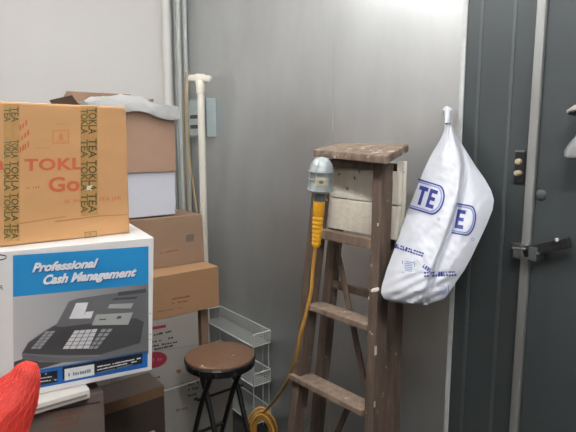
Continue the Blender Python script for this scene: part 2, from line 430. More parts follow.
# lowest pale carton
zA, zB, zC, zD, zE, zF = .46, .80, 1.0, 1.25, 1.455, 1.735
t = carton('shipping_carton', 'lowest large pale grey carton on the floor behind the stool', rect(.78, 1.30, 2.12, .002, zA-.001), .5, 'grey_box2', group='cartons stacked by the white wall')
f = face_y(2.12); bm = bmesh.new()
for k, yy in enumerate((386, 391, 397)): scribble(bm, f, (188, yy), (199, yy-2.5), 2.6, .0006, 5, 0, 11+k)
obj('printed_lettering', bm, ['ink_black', 'brown_ink'], t); bm = bmesh.new()
poly(bm, f, [(194,398),(198,397),(198,400),(194,401)], .0006); scribble(bm, f, (176,412),(188,409), 3, .0006, 4, 1, 5)
obj('printed_lettering', bm, ['ink_black', 'brown_ink'], t)
# off white carton with dark red logo
t = carton('shipping_carton', 'off white carton with a dark red oval logo and dark text lines', rect(.70, at(199, 345, y=YB).x, YB, zA, zB-.001), .46, 'grey_box', group='cartons stacked by the white wall')
f = face_y(YB); bm = bmesh.new()
for k, (y0_, x1_) in enumerate(((333, 172), (339.5, 173), (343.5, 178), (347.5, 173))): scribble(bm, f, (140, y0_+6), (x1_, y0_-1), 2.0, .0006, 14, 0, 31+k, .8)
obj('printed_lettering', bm, 'ink_black', t); bm = bmesh.new()
el = [(154+13*math.cos(a_), 360-.14*13*math.cos(a_)+8*math.sin(a_)) for a_ in [2*math.pi*i/28 for i in range(28)]]
poly(bm, f, el, .0006, 1)
scribble(bm, f, (147,362.5), (163,360), 3.2, .0012, 6, 2, 77, .5)
obj('printed_emblem', bm, ['ink_black', 'ink_maroon', 'plum'], t); bm = bmesh.new()
poly(bm, f, [(140,329),(166,324.5),(166,327.5),(140,332)], .0006, 1)
obj('printed_stripe', bm, ['ink_black', 'ink_maroon'], t); bm = bmesh.new()
for k in range(3): scribble(bm, f, (140, 392-k*5), (160, 387.5-k*5), 1.6, .0006, 9, 0, 51+k, .85)
poly(bm, f, [(176,370),(181,369.4),(180,373),(177,373)], .0006, 3)
obj('printed_lettering', bm, ['ink_black', 'ink_maroon', 'plum', 'brown_ink'], t)
bm = bmesh.new(); q = [at(140, 353.5, y=YB-.0008), at(199.2, 343.7, y=YB-.0008), at(199.2, 344.6, y=YB-.0008), at(140, 354.5, y=YB-.0008)]
hexa(bm, q, [p+Vector((0,.0016,0)) for p in q]); obj('seam', bm, 'ink_grey', t)
# post behind
c = at(203, 330, y=YB+.12)
bm = bmesh.new(); box(bm, (c.x-.02, YB+.10, zA+.001), (c.x+.02, YB+.14, zB-.002), .002)
tag(obj('wooden_post', bm, 'brown_b'), 'short upright brown batten between the off white carton and wire rack', 'batten')
# tan carton
fr = [at(140, 329, y=YB), at(217.3, 310, y=YB), at(219, 267, y=YB), at(140, 279, y=YB)]
fr = rect(.72, 1.24, YB, zB, zC-.001)
t = carton('shipping_carton', 'tan carton on the off white one, sticking out furthest towards the wire rack', fr, .48, 'brown_c', group='cartons stacked by the white wall')
f = face_y(YB); bm = bmesh.new()
scribble(bm, f, (172,300),(190,297), 2.0, .0006, 6, 0, 3, .95); scribble(bm, f, (172,304),(188,301.5), 1.5, .0006, 6, 0, 4, .95)
obj('printed_lettering', bm, 'brown_ink', t); bm = bmesh.new()
scribble(bm, f, (156,312.5),(182,308), .8, .0006, 6, 0, 5, .9)
obj('printed_lettering', bm, 'brown_ink', t)
bm = bmesh.new(); box(bm, (.73, YB+.235, zC-.0012), (1.235, YB+.245, zC-.0004)); obj('flap_seam', bm, 'brown_ink', t)
# mid brown carton
Y2 = 2.26
fr = [Vector((.78, Y2, zC)), Vector((1.236, Y2, zC)), Vector((1.23, Y2, zD-.012)), Vector((.78, Y2, zD-.004))]
t = carton('shipping_carton', 'mid brown carton resting on the tan one and carrying the white box', fr, .40, 'brown_b', group='cartons stacked by the white wall')
f = face_y(Y2); bm = bmesh.new()
scribble(bm, f, (160,254),(178,250.5), 1.5, .0006, 7, 0, 6, .9); obj('printed_lettering', bm, ['brown_ink', 'brown_d'], t); bm = bmesh.new(); poly(bm, f, [(186,235),(194,234),(194,241),(186,242)], .0006, 1)
obj('printed_lettering', bm, ['brown_ink', 'brown_d'], t)
# white box
X3 = 1.095
fr = [Vector((.66, Y2+.01, zD)), Vector((X3-.003, Y2+.01, zD)), Vector((X3, Y2+.01, zE-.001)), Vector((.66, Y2+.01, zE-.001))]
t = carton('shipping_carton', 'plain smooth white box beneath the open brown carton', fr, .40, 'pale_box', group='cartons stacked by the white wall')
# open brown carton with flaps
xl = at(82, 100, y=Y2).x; yb = Y2+.42
t = thing('open_carton', 'greyish brown carton with its top flaps open under the clear film', 'box', ((xl+X3)/2, Y2+.21, zE), 'cartons stacked by the white wall')
bm = bmesh.new()
for lo, hi in (((xl, Y2, zE), (X3, Y2+.006, zF)), ((xl, yb-.006, zE), (X3, yb, zF)), ((xl, Y2+.006, zE), (xl+.006, yb-.006, zF)),
               ((X3-.006, Y2+.006, zE), (X3, yb-.006, zF)), ((xl+.006, Y2+.006, zE), (X3-.006, yb-.006, zE+.006))):
    box(bm, lo, hi, .001)
obj('carton_body', bm, 'brown_a', t)
def flap(p, q, out, th=.005):
    p, q, out = Vector(p), Vector(q), Vector(out); bm = bmesh.new()
    n = (q-p).cross(out).normalized()*th; s = (q-p)*.035
    a = [p, q, q+out-s, p+out+s]; hexa(bm, a, [v+n for v in a], .001); return bm
obj('flap', flap((xl, yb, zF), (X3-.07, yb, zF), (.05, .02, .10)), 'brown_in', t)
obj('flap', flap((xl, Y2+.02, zF), (xl, yb-.01, zF), (-.03, 0, .05)), 'brown_in', t)
obj('flap', flap((X3, yb-.01, zF), (X3, Y2+.27, zF), (.025, .0, .07)), 'brown_in', t)
obj('flap', flap((X3-.02, Y2+.008, zF-.006), (xl+.02, Y2+.008, zF-.006), (0, .15, -.02)), 'brown_in', t)

# clear film bag lying on it: lumpy pillow whose tail sticks out past the corner
bm = bmesh.new(); NU, NV = 46, 16
spine = [(.62, .22), (.78, .20), (.95, .19), (1.02, .165), (1.16, .15)]
top = {}
def film_pt(u, v, s):
    x = xl+.02 + u*(X3+.016-xl-.02)
    env = max(0., 1-abs(2*v-1)**3)*(.4+.6*math.sin(math.pi*min(1, max(0, u*.86+.08)))**.6)
    ridge = .007*math.sin(v*16+u*3)+.005*math.sin(v*31-u*7)
    k = min(1, v/.28)
    drop = (1-k)*(.036+.014*math.sin(u*9)-.02*(1-u))
    y = Y2-.017+.004*math.sin(u*13) if v < .28 else Y2-.017 + (v-.28)/.72*.25
    zb = zF+.003-drop
    if not s: return Vector((x, y+(.006 if v < .25 else 0), zb))
    up_ = env*(.034+.016*math.sin(u*5.0+.1)+ridge*1.3)*(.25+.75*k)
    return Vector((x, y-(1-k)*.008, zb+.001+up_))
for s in (0, 1):
    top[s] = [[bm.verts.new(film_pt(i/NU, j/NV, s)) for j in range(NV+1)] for i in range(NU+1)]
    for i in range(NU):
        for j in range(NV): bm.faces.new((top[s][i][j], top[s][i+1][j], top[s][i+1][j+1], top[s][i][j+1]))
bd = [(i, 0) for i in range(NU)]+[(NU, j) for j in range(NV)]+[(i, NV) for i in range(NU, 0, -1)]+[(0, j) for j in range(NV, 0, -1)]
for k in range(len(bd)):
    i, j = bd[k]; i2, j2 = bd[(k+1) % len(bd)]
    bm.faces.new((top[0][i][j], top[0][i2][j2], top[1][i2][j2], top[1][i][j]))
for v in bm.verts:
    w = wave(v.co, .009, 17, 3)+wave(v.co, .006, 45, 8)
    if v.co.z > zF+.012: v.co.z += w
    elif v.co.y < Y2-.012: v.co.y -= abs(w)
film = obj('plastic_film', bm, 'film', smooth=True)
tag(film, 'crumpled translucent white plastic film lying on the open brown carton', 'plastic film')

# ================================================================== FRONT STACK
YF, YTK = 1.47, 1.588
# blue and white register carton
TR, BR = at(154, 237.5, y=YF), at(152, 371, y=YF)
RY = R(8.5); RN = Vector((-math.sin(RY), -math.cos(RY), 0)); RP = Vector((TR.x, YF, 0))
def face_reg(px, py, l=0.):
    d = ray(px, py); t_ = ((RP-CAM).dot(RN)+l)/d.dot(RN)
    return CAM + d*t_
TR, BR = face_reg(154, 237.5), face_reg(152, 371)
TL, BL = face_reg(-16, 250), face_reg(-16, 410)
zt = TR.z; zb = .89
TL.z = TR.z; BR.z = BL.z = zb
BL.x = TL.x; BL.y = TL.y
t = thing('register_carton', 'white and blue cash register carton with white italic slogan', 'box', ((TL.x+TR.x)/2, YF+.19, zb))
bm = bmesh.new(); hexa(bm, [BL, BR, TR, TL], [p-RN*.40 for p in (BL, BR, TR, TL)], .003); obj('carton_body', bm, 'white_card', t)
f = face_reg
L = .0004
def pp_(name, items, mats, parent=t, face=None, label=None):
    bm = bmesh.new()
    for k, (pts, mi) in enumerate(items): poly(bm, face or f, pts, L*(2+k*.6), mi)
    return obj(name, bm, mats, parent, label=label)
pp_('printed_band', [([(13,255.5),(148.5,246.3),(148.5,284),(13,297)], 0)], ['cyan'], label='bright blue printed band')
pp_('printed_backdrop', [([(13,297),(148.5,284),(148.5,353.5),(13.5,378)], 0)], ['reg_back'])
bar = pp_('printed_bar', [([(14,374.2),(147.8,350.6),(147.6,367),(14.3,392.8)], 0), ([(17,377.6),(57.5,370.4),(57.5,381.8),(17,389.6)], 1),
                    ([(62.5,367.2),(142.5,353.3),(142.3,363.4),(62.5,379.4)], 1), ([(64.5,369.2),(94.2,364),(94.4,375),(64.6,380.8)], 2)],
          ['blue_bar', 'ink_black', 'ink_white'], label='blue printed bar with black fields and a white tag')
bm = bmesh.new()
scribble(bm, f, (68,376.6),(91.5,372.2), 3.6, L*6, 10, 0, 8, .7)
obj('small_lettering', bm, ['ink_grey', 'ink_white'], bar); bm = bmesh.new()
for k in range(3): scribble(bm, f, (97, 367.6+k*3.1), (141-k*4, 358.6+k*3.1-(.0)), 1.3, L*6, 20, 1 if k < 2 else 0, 20+k, .9)
obj('small_lettering', bm, ['ink_grey', 'ink_white'], bar); bm = bmesh.new()
for k in range(3): scribble(bm, f, (30+k*2, 379.6+k*2.9-2.4), (47+k*5, 377.2+k*2.9-3), 1.1, L*6, 8, 1, 70+k, .9)
obj('small_lettering', bm, ['ink_grey', 'ink_white'], bar)
# printed picture of the register
body = [(78,298.5),(112,293.5),(146,289.2),(148,291),(148.4,350.4),(100,359.5),(62,362.5),(30,361),(22.5,359),(21.8,353.5),(28,342.5),(45,330.5),(54,325.5),(57,323.5),(69,301.5)]
pic = [(body, 0),
       ([(14,362),(22.5,359),(40,361.8),(62,362.5),(40,369),(14,373.8)], 1),
       ([(22,353.4),(29.5,342.5),(54,326),(62,327),(136,318),(144,322),(140,343),(100,354.8),(60,355)], 2),
       ([(22.2,353),(44,355.3),(70,356.5),(100,354.9),(100,356.3),(70,357.7),(44,356.5),(22,354.4)], 3),
       ([(118,292.2),(146,288.6),(146,292.6),(118,296)], 1)]
# receipt
pic += [([(69,318.8),(76.2,303),(88.4,302.4),(83,318.6)], 4), ([(82.6,318.4),(86,311.8),(93.8,311),(91,318.4)], 4)]
# displays
pic += [([(91.7,325.4),(96.2,314.6),(133,312.4),(128.2,324.6)], 5), ([(107.6,308.3),(110,304.2),(133.6,303.2),(131,308.4)], 5), ([(112,300.2),(114,298),(138,296.4),(136,298.8)], 1),
        ([(99,320.4),(106,319.8),(106.4,318.6),(99.4,319.2)], 1), ([(116,319),(121,318.4),(121.6,316),(118,316.2)], 1)]
def keys(q, nu, nv, mi, gap=.2):
    bl, br, tr, tl = [Vector(p) for p in q]
    for i in range(nu):
        for j in range(nv):
            u0, u1 = (i+gap/2)/nu, (i+1-gap/2)/nu; v0, v1 = (j+gap/2)/nv, (j+1-gap/2)/nv
            P = lambda u, v: (bl*(1-u)+br*u)*(1-v)+(tl*(1-u)+tr*u)*v
            pic.append(([P(u0,v0), P(u1,v0), P(u1,v1), P(u0,v1)], mi))
keys([(30.2,349),(40.6,349),(56,330.6),(45.6,331.2)], 2, 6, 6, .16)
keys([(46.6,347.4),(59.6,347.2),(71,330),(58.6,330.6)], 3, 5, 1, .3)
keys([(62,349.2),(89,348.8),(98,328.6),(74.5,330.4)], 4, 5, 7, .12)
keys([(88,349.6),(97,349.2),(114,328.2),(101.6,328.6)], 2, 5, 6, .25)
bm = bmesh.new()
for k, (pts, mi) in enumerate(pic):
    poly(bm, f, pts, L*(4+min(k, 12)*.5), mi)
obj('printed_register', bm, ['reg_body', 'reg_dark', 'reg_dark', 'ink_grey', 'ink_white', 'reg_disp', 'reg_key2', 'reg_key'], t, label='printed picture of a charcoal cash register')
bm = bmesh.new()
for dx, dy, mi, l in ((.9, .9, 0, L*4), (0, 0, 1, L*6)):
    text(bm, f, 'Professional', [(32+dx,272+dy),(97.5+dx,266.8+dy),(98.8+dx,258.2+dy),(33+dx,262.9+dy)], l, mi, bold=.05, shear=.25)
    text(bm, f, 'Cash Management', [(43+dx,284.4+dy),(136+dx,275.8+dy),(137.4+dx,267.2+dy),(44+dx,275+dy)], l, mi, bold=.05, shear=.25)
obj('printed_slogan', bm, ['ink_shade', 'ink_white'], t, label='white italic slogan')
bm = bmesh.new()
pts = [(-2+8.6*math.cos(a_), 257-2.6*math.sin(a_)-.05*8*math.cos(a_)) for a_ in [math.pi*.62-i*math.pi*1.1/12 for i in range(13)]]
for (x1_, y1_), (x2_, y2_) in zip(pts, pts[1:]): poly(bm, f, [(x1_,y1_),(x2_,y2_),(x2_,y2_+1.1),(x1_,y1_+1.1)], L*3)
obj('printed_arc', bm, 'ink_black', t); bm = bmesh.new()
text(bm, f, 'R', [(-.5,290),(3.4,289.7),(3.4,285.2),(-.5,285.5)], L*3, bold=.0)
obj('printed_letter', bm, 'ink_black', t); bm = bmesh.new()
for yy, xx in ((311, 149.9), (332, 149.9), (337, 149.8)): scribble(bm, f, (xx, yy+3), (xx+1.2, yy+3), 1.4, L*3, 1, 0, yy)
obj('printed_side_marks', bm, 'ink_black', t)

# orange brown tea carton on it
z0 = zt+.002
TLk, TRk = at(-16, 103.6, y=YTK), at(126.3, 107, y=YTK); zk = TRk.z
BRx = at(130, 233, y=YTK).x
fr = [Vector((TLk.x, YTK, z0)), Vector((BRx, YTK, z0)), Vector((TRk.x, YTK, zk)), Vector((TLk.x, YTK, zk+.002))]
t = carton('tea_carton', 'orange brown tea carton with red lettering standing on the register carton', fr, .34, 'tokla', bev=.006)
f = face_y(YTK)
bm = bmesh.new()
text(bm, f, 'TOKLA', [(24.5,170.6),(98,168.6),(98,157.2),(24.5,158.8)], L*2, 0, bold=.035, space=1.08)
text(bm, f, 'Gold', [(48.5,191.6),(98,189.8),(98,175.2),(48.5,177)], L*2, 0, bold=.03, space=1.05)
obj('printed_name', bm, 'red_ink', t, label='red printed name')
bm = bmesh.new()
text(bm, f, 'BL INDIAN  TEA JAR', [(65,203.4),(121.5,199.6),(121.5,196.2),(65,199.8)], L*2, 0, bold=.0)
obj('red_lettering', bm, 'red_ink', t); bm = bmesh.new()
text(bm, f, 'a', [(-4,169.6),(4,169.4),(4,160.4),(-4,160.6)], L*2, 0, bold=.03)
obj('red_lettering', bm, 'red_ink', t); bm = bmesh.new()
for a_, b_ in (((4,144),(28,124)), ((6,153),(30,134)), ((8,161),(30,146))): scribble(bm, f, a_, b_, 6, L*2, 8, 0, int(a_[1]), .6)
obj('red_lettering', bm, 'red_ink', t)
bm = bmesh.new()
for q in ([(52.5,130),(69,129.6),(69,130.8),(52.5,131.2)], [(52.5,142.6),(69,142.2),(69,143.4),(52.5,143.8)], [(52.5,131),(53.6,131),(53.6,143),(52.5,143)], [(67.9,130.6),(69,130.6),(69,142.6),(67.9,142.6)],
          [(58,140),(63.5,139.8),(62,133),(59.6,133)], [(56,141.6),(66,141.2),(66,140.4),(56,140.8)]): poly(bm, f, q, L*2)
for a_, b_ in (((56,125),(66,124.6)), ((36,149),(50,148.4))): scribble(bm, f, a_, b_, 1.4, L*2, 6, 0, 3)
obj('printed_emblem', bm, 'red_faint', t)
bm = bmesh.new()
poly(bm, f, [(20,223),(66,216),(66,216.8),(20,224)], L); poly(bm, f, [(55,221),(100,215.4),(128,214.2),(128,215),(100,216.4),(55,222.4)], L); scribble(bm, f, (26,189),(40,188), 2, L, 6, 0, 7)
obj('crease', bm, 'crease', t)
for nm, xa_, xb_, inkq in (('left', 3.6, 19.5, (11.5, 18.6)), ('right', 80.5, 97.5, (88.6, 96.8))):
    dxk = .6
    bm = bmesh.new()
    poly(bm, f, [(xa_,103.9 if nm == 'left' else 106),(xb_,104.2 if nm == 'left' else 106.3),(xb_+dxk, 241 if nm == 'left' else 214.5),(xa_+dxk, 242 if nm == 'left' else 216)], L*3)
    tp = obj('packing_tape', bm, 'tape', t, label='yellowed tape strip printed in dark green')
    bm = bmesh.new(); bm2 = bmesh.new()
    a_, b_ = inkq
    # words run down the tape, letter tops towards the photo's right
    if nm == 'left': words = [('TEA', 107, 122, 0), ('TOKLA', 140, 158, 0), ('TOKLA', 161, 191, 0), ('TOKLA TEA', 193, 239, 0)]
    else: words = [('TOKLA', 108, 134, 0), ('TEA', 138.5, 158, 0), ('TOKLA', 160, 191, 0), ('TEA', 193, 213, 0)]
    for w, ya, yb_, mi in words:
        text(bm, f, w, [(a_,ya),(a_,yb_),(b_,yb_),(b_,ya)], L*4.5, 0, bold=.012)
        text(bm2, f, w, [(xa_+.6,ya+1),(xa_+.6,yb_),(a_-.6,yb_),(a_-.6,ya+1)], L*4.5, 1, bold=.03)
    obj('tape_lettering', bm, ['tape_ink', 'tape_dim'], tp); obj('tape_lettering', bm2, ['tape_ink', 'tape_dim'], tp)
bm = bmesh.new(); poly(bm, f, [(87,186),(93,185),(90.6,188.6),(92.6,190.4),(86.4,190)], L*6); obj('tape_patch', bm, 'tape_white', t)  # small white patch on the tape
bm = bmesh.new(); poly(bm, f, [(84.6,232),(96.8,231),(96.8,236.6),(84.6,237.8)], L*2, 1); poly(bm, f, [(85.4,232.6),(96.2,231.7),(96.2,236),(85.4,237)], L*2.6, 0); text(bm, f, 'T', [(89,235.6),(92,235.3),(92,233),(89,233.2)], L*3.4, 1)
obj('tape_stub', bm, ['tape', 'tape_dim'], t)

# white slab under the register carton
sx = at(89.5, 384, y=YF+.01).x
bm = bmesh.new(); box(bm, (BL.x-.02, YF-.002, .857), (sx, YF+.34, .8885), .012)
sl = obj('plastic_slab', bm, 'slab', smooth=True); tag(sl, 'white rounded plastic slab wedged under the register carton', 'slab')
bm = bmesh.new(); box(bm, (BL.x-.01, YF-.0035, .869), (sx-.012, YF-.001, .8755), .001); obj('groove', bm, 'grey_box2', sl)
# spacer carton edge carrying the slab: dull carton with red writing
xr = at(104, 400, y=YF+.03).x
t = carton('shipping_carton', 'dull grey brown carton with faint red lettering under the white slab', rect(BL.x-.02, xr, YF+.03, .43, .855), .36, 'brown_d', group='cartons under the register carton')
f = face_y(YF+.03); bm = bmesh.new()
for k, yy in enumerate((416, 421.5, 427)): scribble(bm, f, (56-k*2, yy+2), (84-k*3, yy-3.5), 3.4, .0006, 7, 0, 90+k, .7)
obj('printed_lettering', bm, 'brown_ink', t)
bm = bmesh.new(); q = [at(44, 411.5, y=YF+.028), at(100, 401.5, y=YF+.028), at(100, 403, y=YF+.028), at(44, 413, y=YF+.028)]
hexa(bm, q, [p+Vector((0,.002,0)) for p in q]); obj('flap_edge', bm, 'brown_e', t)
t = carton('shipping_carton', 'lowest dull brown carton holding up the front stack', rect(BL.x-.02, xr+.0, YF+.03, .002, .4285), .36, 'brown_d', group='cartons under the register carton')
# dark carton in the gap, lighter band along its top edge
YG = 1.95
xg = at(164.5, 400, y=YG).x; zg = at(164.5, 385, y=YG).z
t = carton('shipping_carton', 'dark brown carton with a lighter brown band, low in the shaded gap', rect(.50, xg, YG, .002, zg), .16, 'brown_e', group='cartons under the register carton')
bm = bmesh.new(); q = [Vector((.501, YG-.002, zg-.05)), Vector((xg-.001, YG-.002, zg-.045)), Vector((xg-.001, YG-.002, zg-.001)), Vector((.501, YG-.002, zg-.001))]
hexa(bm, q, [p+Vector((0,.002,0)) for p in q]); obj('top_band', bm, 'band', t)
t = carton('shipping_carton', 'small pale carton whose corner peeks up beside the dull stack', rect(.50, .755, 1.56, .002, .475), .26, 'grey_box2', group='cartons under the register carton')

# carton carrying the red net sack, and the sack
cs = at(14, 420, y=1.13)
zs = .60
t = carton('shipping_carton', 'brown carton beneath the red net sack', rect(-.13, .225, 1.0, .002, zs), .38, 'brown_b', group='cartons under the register carton')
t = thing('net_sack', 'bulging red net sack with a puckered top in front of the register carton', 'sack', (.06, 1.2, zs+.002))
bm = bmesh.new(); NR, NS = 44, 44; rings = []
sp_ = [(31,363,.012),(28,370,.026),(22,384,.042),(2,412,.066),(-22,450,.090),(-38,490,.108)]
spine = [(at(a_, b_, y=1.2), c_) for a_, b_, c_ in sp_]
last = spine[-1][0]
spine += [(Vector((last.x-.012, 1.2, .77)), .136), (Vector((last.x-.02, 1.2, .68)), .140), (Vector((last.x-.02, 1.2, .625)), .118), (Vector((last.x-.02, 1.2, .606)), .06)]
ctr = smooth_path([p for p, _ in spine], 5); rr_ = smooth_path([Vector((c_, 0, 0)) for _, c_ in spine], 5); NR = len(ctr)-1
for i in range(NR, -1, -1):
    c_, r_ = ctr[i], rr_[i].x; ring = []
    d_ = (ctr[max(i-1, 0)]-ctr[min(i+1, NR)]).normalized(); u_ = Vector((0, 1, 0)); v_ = d_.cross(u_).normalized()
    for k in range(NS):
        a_ = 2*math.pi*k/NS; n_ = v_*math.cos(a_)+u_*math.sin(a_); p = c_+n_*r_
        lump = wave(p, .16*r_, 13, 2)+wave(p, .06*r_, 40, 5)
        q_ = p+n_*lump; q_.z = max(q_.z, zs+.003); ring.append(bm.verts.new(q_))
    rings.append(ring)
for A, B in zip(rings, rings[1:]):
    for k in range(NS): bm.faces.new((A[k], A[(k+1)%NS], B[(k+1)%NS], B[k]))
bm.faces.new(rings[0][::-1]); bm.faces.new(rings[-1])
ringco = [[v.co.copy() for v in r_] for r_ in rings]
obj('sack_body', bm, 'net', t, smooth=True)
bm = bmesh.new()     # net strands, two crossing spirals
for sg in (1, -1):
    for k0 in range(0, NS, 2):
        pts = []
        for i in range(2, NR+1, 1):
            kk = (k0 + sg*i*.5) % NS; k1 = int(kk) % NS; k2 = (k1+1) % NS; fr_ = kk-int(kk)
            p = ringco[i][k1].lerp(ringco[i][k2], fr_); c = sum(ringco[i], Vector())/NS
            pts.append(p + (p-c).normalized()*.0006)
        tube(bm, pts, .0009, 4)
o = obj('netting', bm, 'net_strand', t); o['kind'] = 'stuff'

# ================================================================== LADDER
O = Vector((1.295, 1.34, 1.564)); lat = Vector((-.0669, .9977, .0105)); dn = Vector((-.0727, .0056, -.9973)); bk = Vector((.9977, .0669, -.0727+.0)).normalized()
a0, b0 = .1365, .0159/.30           # half width at cap level and its growth per metre down
def LP(s, w, d): return O + dn*s + lat*w + bk*d      # s down from the cap, w towards the corner, d towards the wall
FL = 1.560
t = thing('step_ladder', 'weathered brown wooden step ladder folded against the metal wall', 'ladder', (LP(FL, 0, .1).x, LP(FL, 0, .1).y, 0))
RW, RD = .038, .062
def rail(side, s0, s1, d0, d1, wd, dp, inset=0.):
    bm = bmesh.new(); P = []
    for s, d in ((s0, d0), (s1, d1)):
        w = (a0+b0*s)-inset
        lo, hi = (w-wd, w) if side > 0 else (-w-wd+.0, -w)
        P.append([LP(s, lo, d), LP(s, hi, d), LP(s, hi, d+dp), LP(s, lo, d+dp)])
    for k in P[-1]:
        k.z = max(k.z, .003)
    return hexa(bm, P[0], P[1], .003)
obj('front_rail', rail(1, .035, FL, 0, 0, RW, RD), 'ladder', t)
obj('front_rail', rail(-1, .035, FL, 0, 0, RW, RD), 'ladder', t)
def back_d(s): return .098+.012*s
for sd in (1, -1):
    obj('rear_rail', rail(sd, .035, FL+.005, .100, .132, .044, .042, .008), 'ladder', t)
# treads
for k, s in enumerate((.295, .588, .885, 1.185, 1.47)):
    w = a0+b0*s; bm = bmesh.new()
    dep = .085 if s > .5 else .05
    f0 = -.018 if s > .8 else (-.006 if s > .5 else .0)
    wl = w+(.004 if s > .8 else -RW+.003); wr = -w
    q0 = [LP(s, wr, f0), LP(s, wl, f0), LP(s, wl, f0+dep), LP(s, wr, f0+dep)]
    th = Vector((0, 0, -.022 if s > .5 else -.034))
    hexa(bm, q0, [p+th for p in q0], .003); obj('tread', bm, 'tread', t)
# rear rungs and slanting braces
for s in (.52, .95, 1.38):
    w = a0+b0*s-.02; d = .112+.02*s
    bm = bmesh.new(); plank(bm, LP(s, w, d), LP(s, -w-.02, d), .03, .016, (0,0,1)); obj('rear_rung', bm, 'ladder', t)
for (s_a, w_a), (s_b, w_b) in (((.32, .10), (.86, -.10)), ((.92, -.05), (1.38, .12))):
    bm = bmesh.new(); plank(bm, LP(s_a, w_a, .092), LP(s_b, w_b, .104), .022, .012, lat); obj('brace', bm, 'ladder', t)
# cap
q = [at(313, 149.5, x=1.262), at(386.5, 156.2, x=1.258), at(409, 144, x=1.452), at(322, 141.5, x=1.452)]
q[3] = Vector((1.452, 1.52, q[2].z+.002))
bm = bmesh.new(); hexa(bm, q, [p+Vector((0,0,-.026)) for p in q], .005)
for v in bm.verts: v.co += Vector((wave(v.co, .006, 30), wave(v.co, .006, 30, 4), 0))
obj('cap', bm, 'capwood', t, label='rough splintered cap board')
# cap block under it, dark
bm = bmesh.new(); plank(bm, LP(.045, a0-RW-.004, .04), LP(.045, -a0+.004, .04), .03, .05, (0,0,1)); obj('cap_block', bm, 'ladder', t)
# pail shelf folded up between the frames
zz0, zz1 = 1.262, 1.495
sp = thing if False else None
bm = bmesh.new()
zm = .5*(zz0+zz1)+.004
for za, zb_ in ((zz0, zm-.004), (zm, zz1)):
    q = [Vector((1.362, 1.140, za)), Vector((1.362-.03, 1.50, za+.006)), Vector((1.362-.03, 1.50, zb_+.006)), Vector((1.362, 1.140, zb_))]
    hexa(bm, q, [p+Vector((.016, 0, 0)) for p in q], .003)
obj('pail_shelf', bm, 'shelfpaint', t, label='two chipped cream painted boards of the pail shelf')
bm = bmesh.new(); q = [Vector((1.379, 1.134, 1.235)), Vector((1.379, 1.165, 1.235)), Vector((1.379, 1.165, 1.530)), Vector((1.379, 1.134, 1.530))]
hexa(bm, q, [p+Vector((.014, 0, 0)) for p in q], .002); obj('side_board', bm, 'shelfpaint', t, label='cream painted side board')
# paint drips and hardware
bm = bmesh.new()
for px, py, w_, h_ in ((379, 352, 3.0, 9), (376, 405, 1.6, 6), (374, 300, 1.2, 3), (386, 226, 1.4, 3)):
    x_ = 1.2
    c = at(px, py, y=LP(1.0, -(a0+b0*1.0)-RW-.001, 0).y)
    c.y = LP((1.564-c.z)/.9973, -(a0+b0*(1.564-c.z))-RW-.0015, 0).y
    box(bm, (c.x-.001*w_*1.6, c.y-.0015, c.z-.0035*h_/2), (c.x+.001*w_*1.6, c.y+.001, c.z+.0035*h_/2), .0005)
obj('paint_drips', bm, 'drip', t, label='white paint drips')
bm = bmesh.new(); c = at(375.5, 290, x=1.235); lathe(bm, c+Vector((.012,0,0)), c+Vector((-.02,0,0)), [(0,.007),(.7,.007),(1,.004)], 10); obj('bolt', bm, 'drip', t)

# ================================================================== HAND LAMP
A, B, Cc = at(322, 157, x=1.205), at(319.5, 198, x=1.208), at(316, 247, x=1.204)
t = thing('work_light', 'caged grey work light with amber handle hanging on the ladder', 'lamp', Cc)
bm = bmesh.new(); rl = .0425
lathe(bm, A, at(320.2, 192, x=1.208), [(0,.006),(.03,.018),(.1,.029),(.22,.0375),(.33,.040),(.36,.0425),(.42,.0425),(.45,.040),(.9,.0415),(.94,.0435),(1,.036)], 28)
g = obj('lamp_guard', bm, 'lamp_metal', t, smooth=True)
bm = bmesh.new()
ax = (at(320.2, 192, x=1.208)-A)
for s, rr in ((.40, .0445), (.62, .0435), (.93, .0455)):
    c = A+ax*s; u = ax.normalized().orthogonal().normalized(); v = ax.normalized().cross(u)
    tube(bm, [c+(u*math.cos(2*math.pi*k/28)+v*math.sin(2*math.pi*k/28))*rr for k in range(28)], .0018, 6, closed=True)
for k in range(8):
    a_ = 2*math.pi*k/8+.3; u = ax.normalized().orthogonal().normalized(); v = ax.normalized().cross(u)
    dr = u*math.cos(a_)+v*math.sin(a_)
    tube(bm, [A+ax*.05+dr*.022, A+ax*.2+dr*.039, A+ax*.4+dr*.0445, A+ax*.93+dr*.0455], .0014, 6)
obj('cage_wire', bm, 'lamp_metal', g)
# sticker wrapped on the guard, facing the room
bm = bmesh.new(); vd = (CAM-A); vd = (vd - ax.normalized()*vd.dot(ax.normalized())).normalized(); sd = ax.normalized().cross(vd)
rows = []
for s in (.53, .76):
    rows.append([bm.verts.new(A+ax*s+(vd*math.cos(a_)+sd*math.sin(a_))*.0435) for a_ in [-.62+1.1*i/8 for i in range(9)]])
for i in range(8): bm.faces.new((rows[0][i], rows[0][i+1], rows[1][i+1], rows[1][i]))
lb = obj('sticker', bm, 'lamp_label', g, label='cream sticker with a dark mark')
bm = bmesh.new(); vs = [bm.verts.new(A+ax*s+(vd*math.cos(a_)+sd*math.sin(a_))*.0441) for s, a_ in ((.59,-.2),(.59,.12),(.70,.12),(.70,-.2))]; bm.faces.new(vs); obj('sticker_mark', bm, 'lamp_dark', lb)
bm = bmesh.new(); lathe(bm, at(320.2, 190, x=1.208), at(319.4, 201, x=1.208), [(0,.03),(.2,.024),(.6,.022),(1,.021)], 20); obj('socket', bm, 'lamp_dark', t, smooth=True)
bm = bmesh.new(); pr_ = [(0,.018),(.03,.0205),(.34,.0205),(.36,.018)]
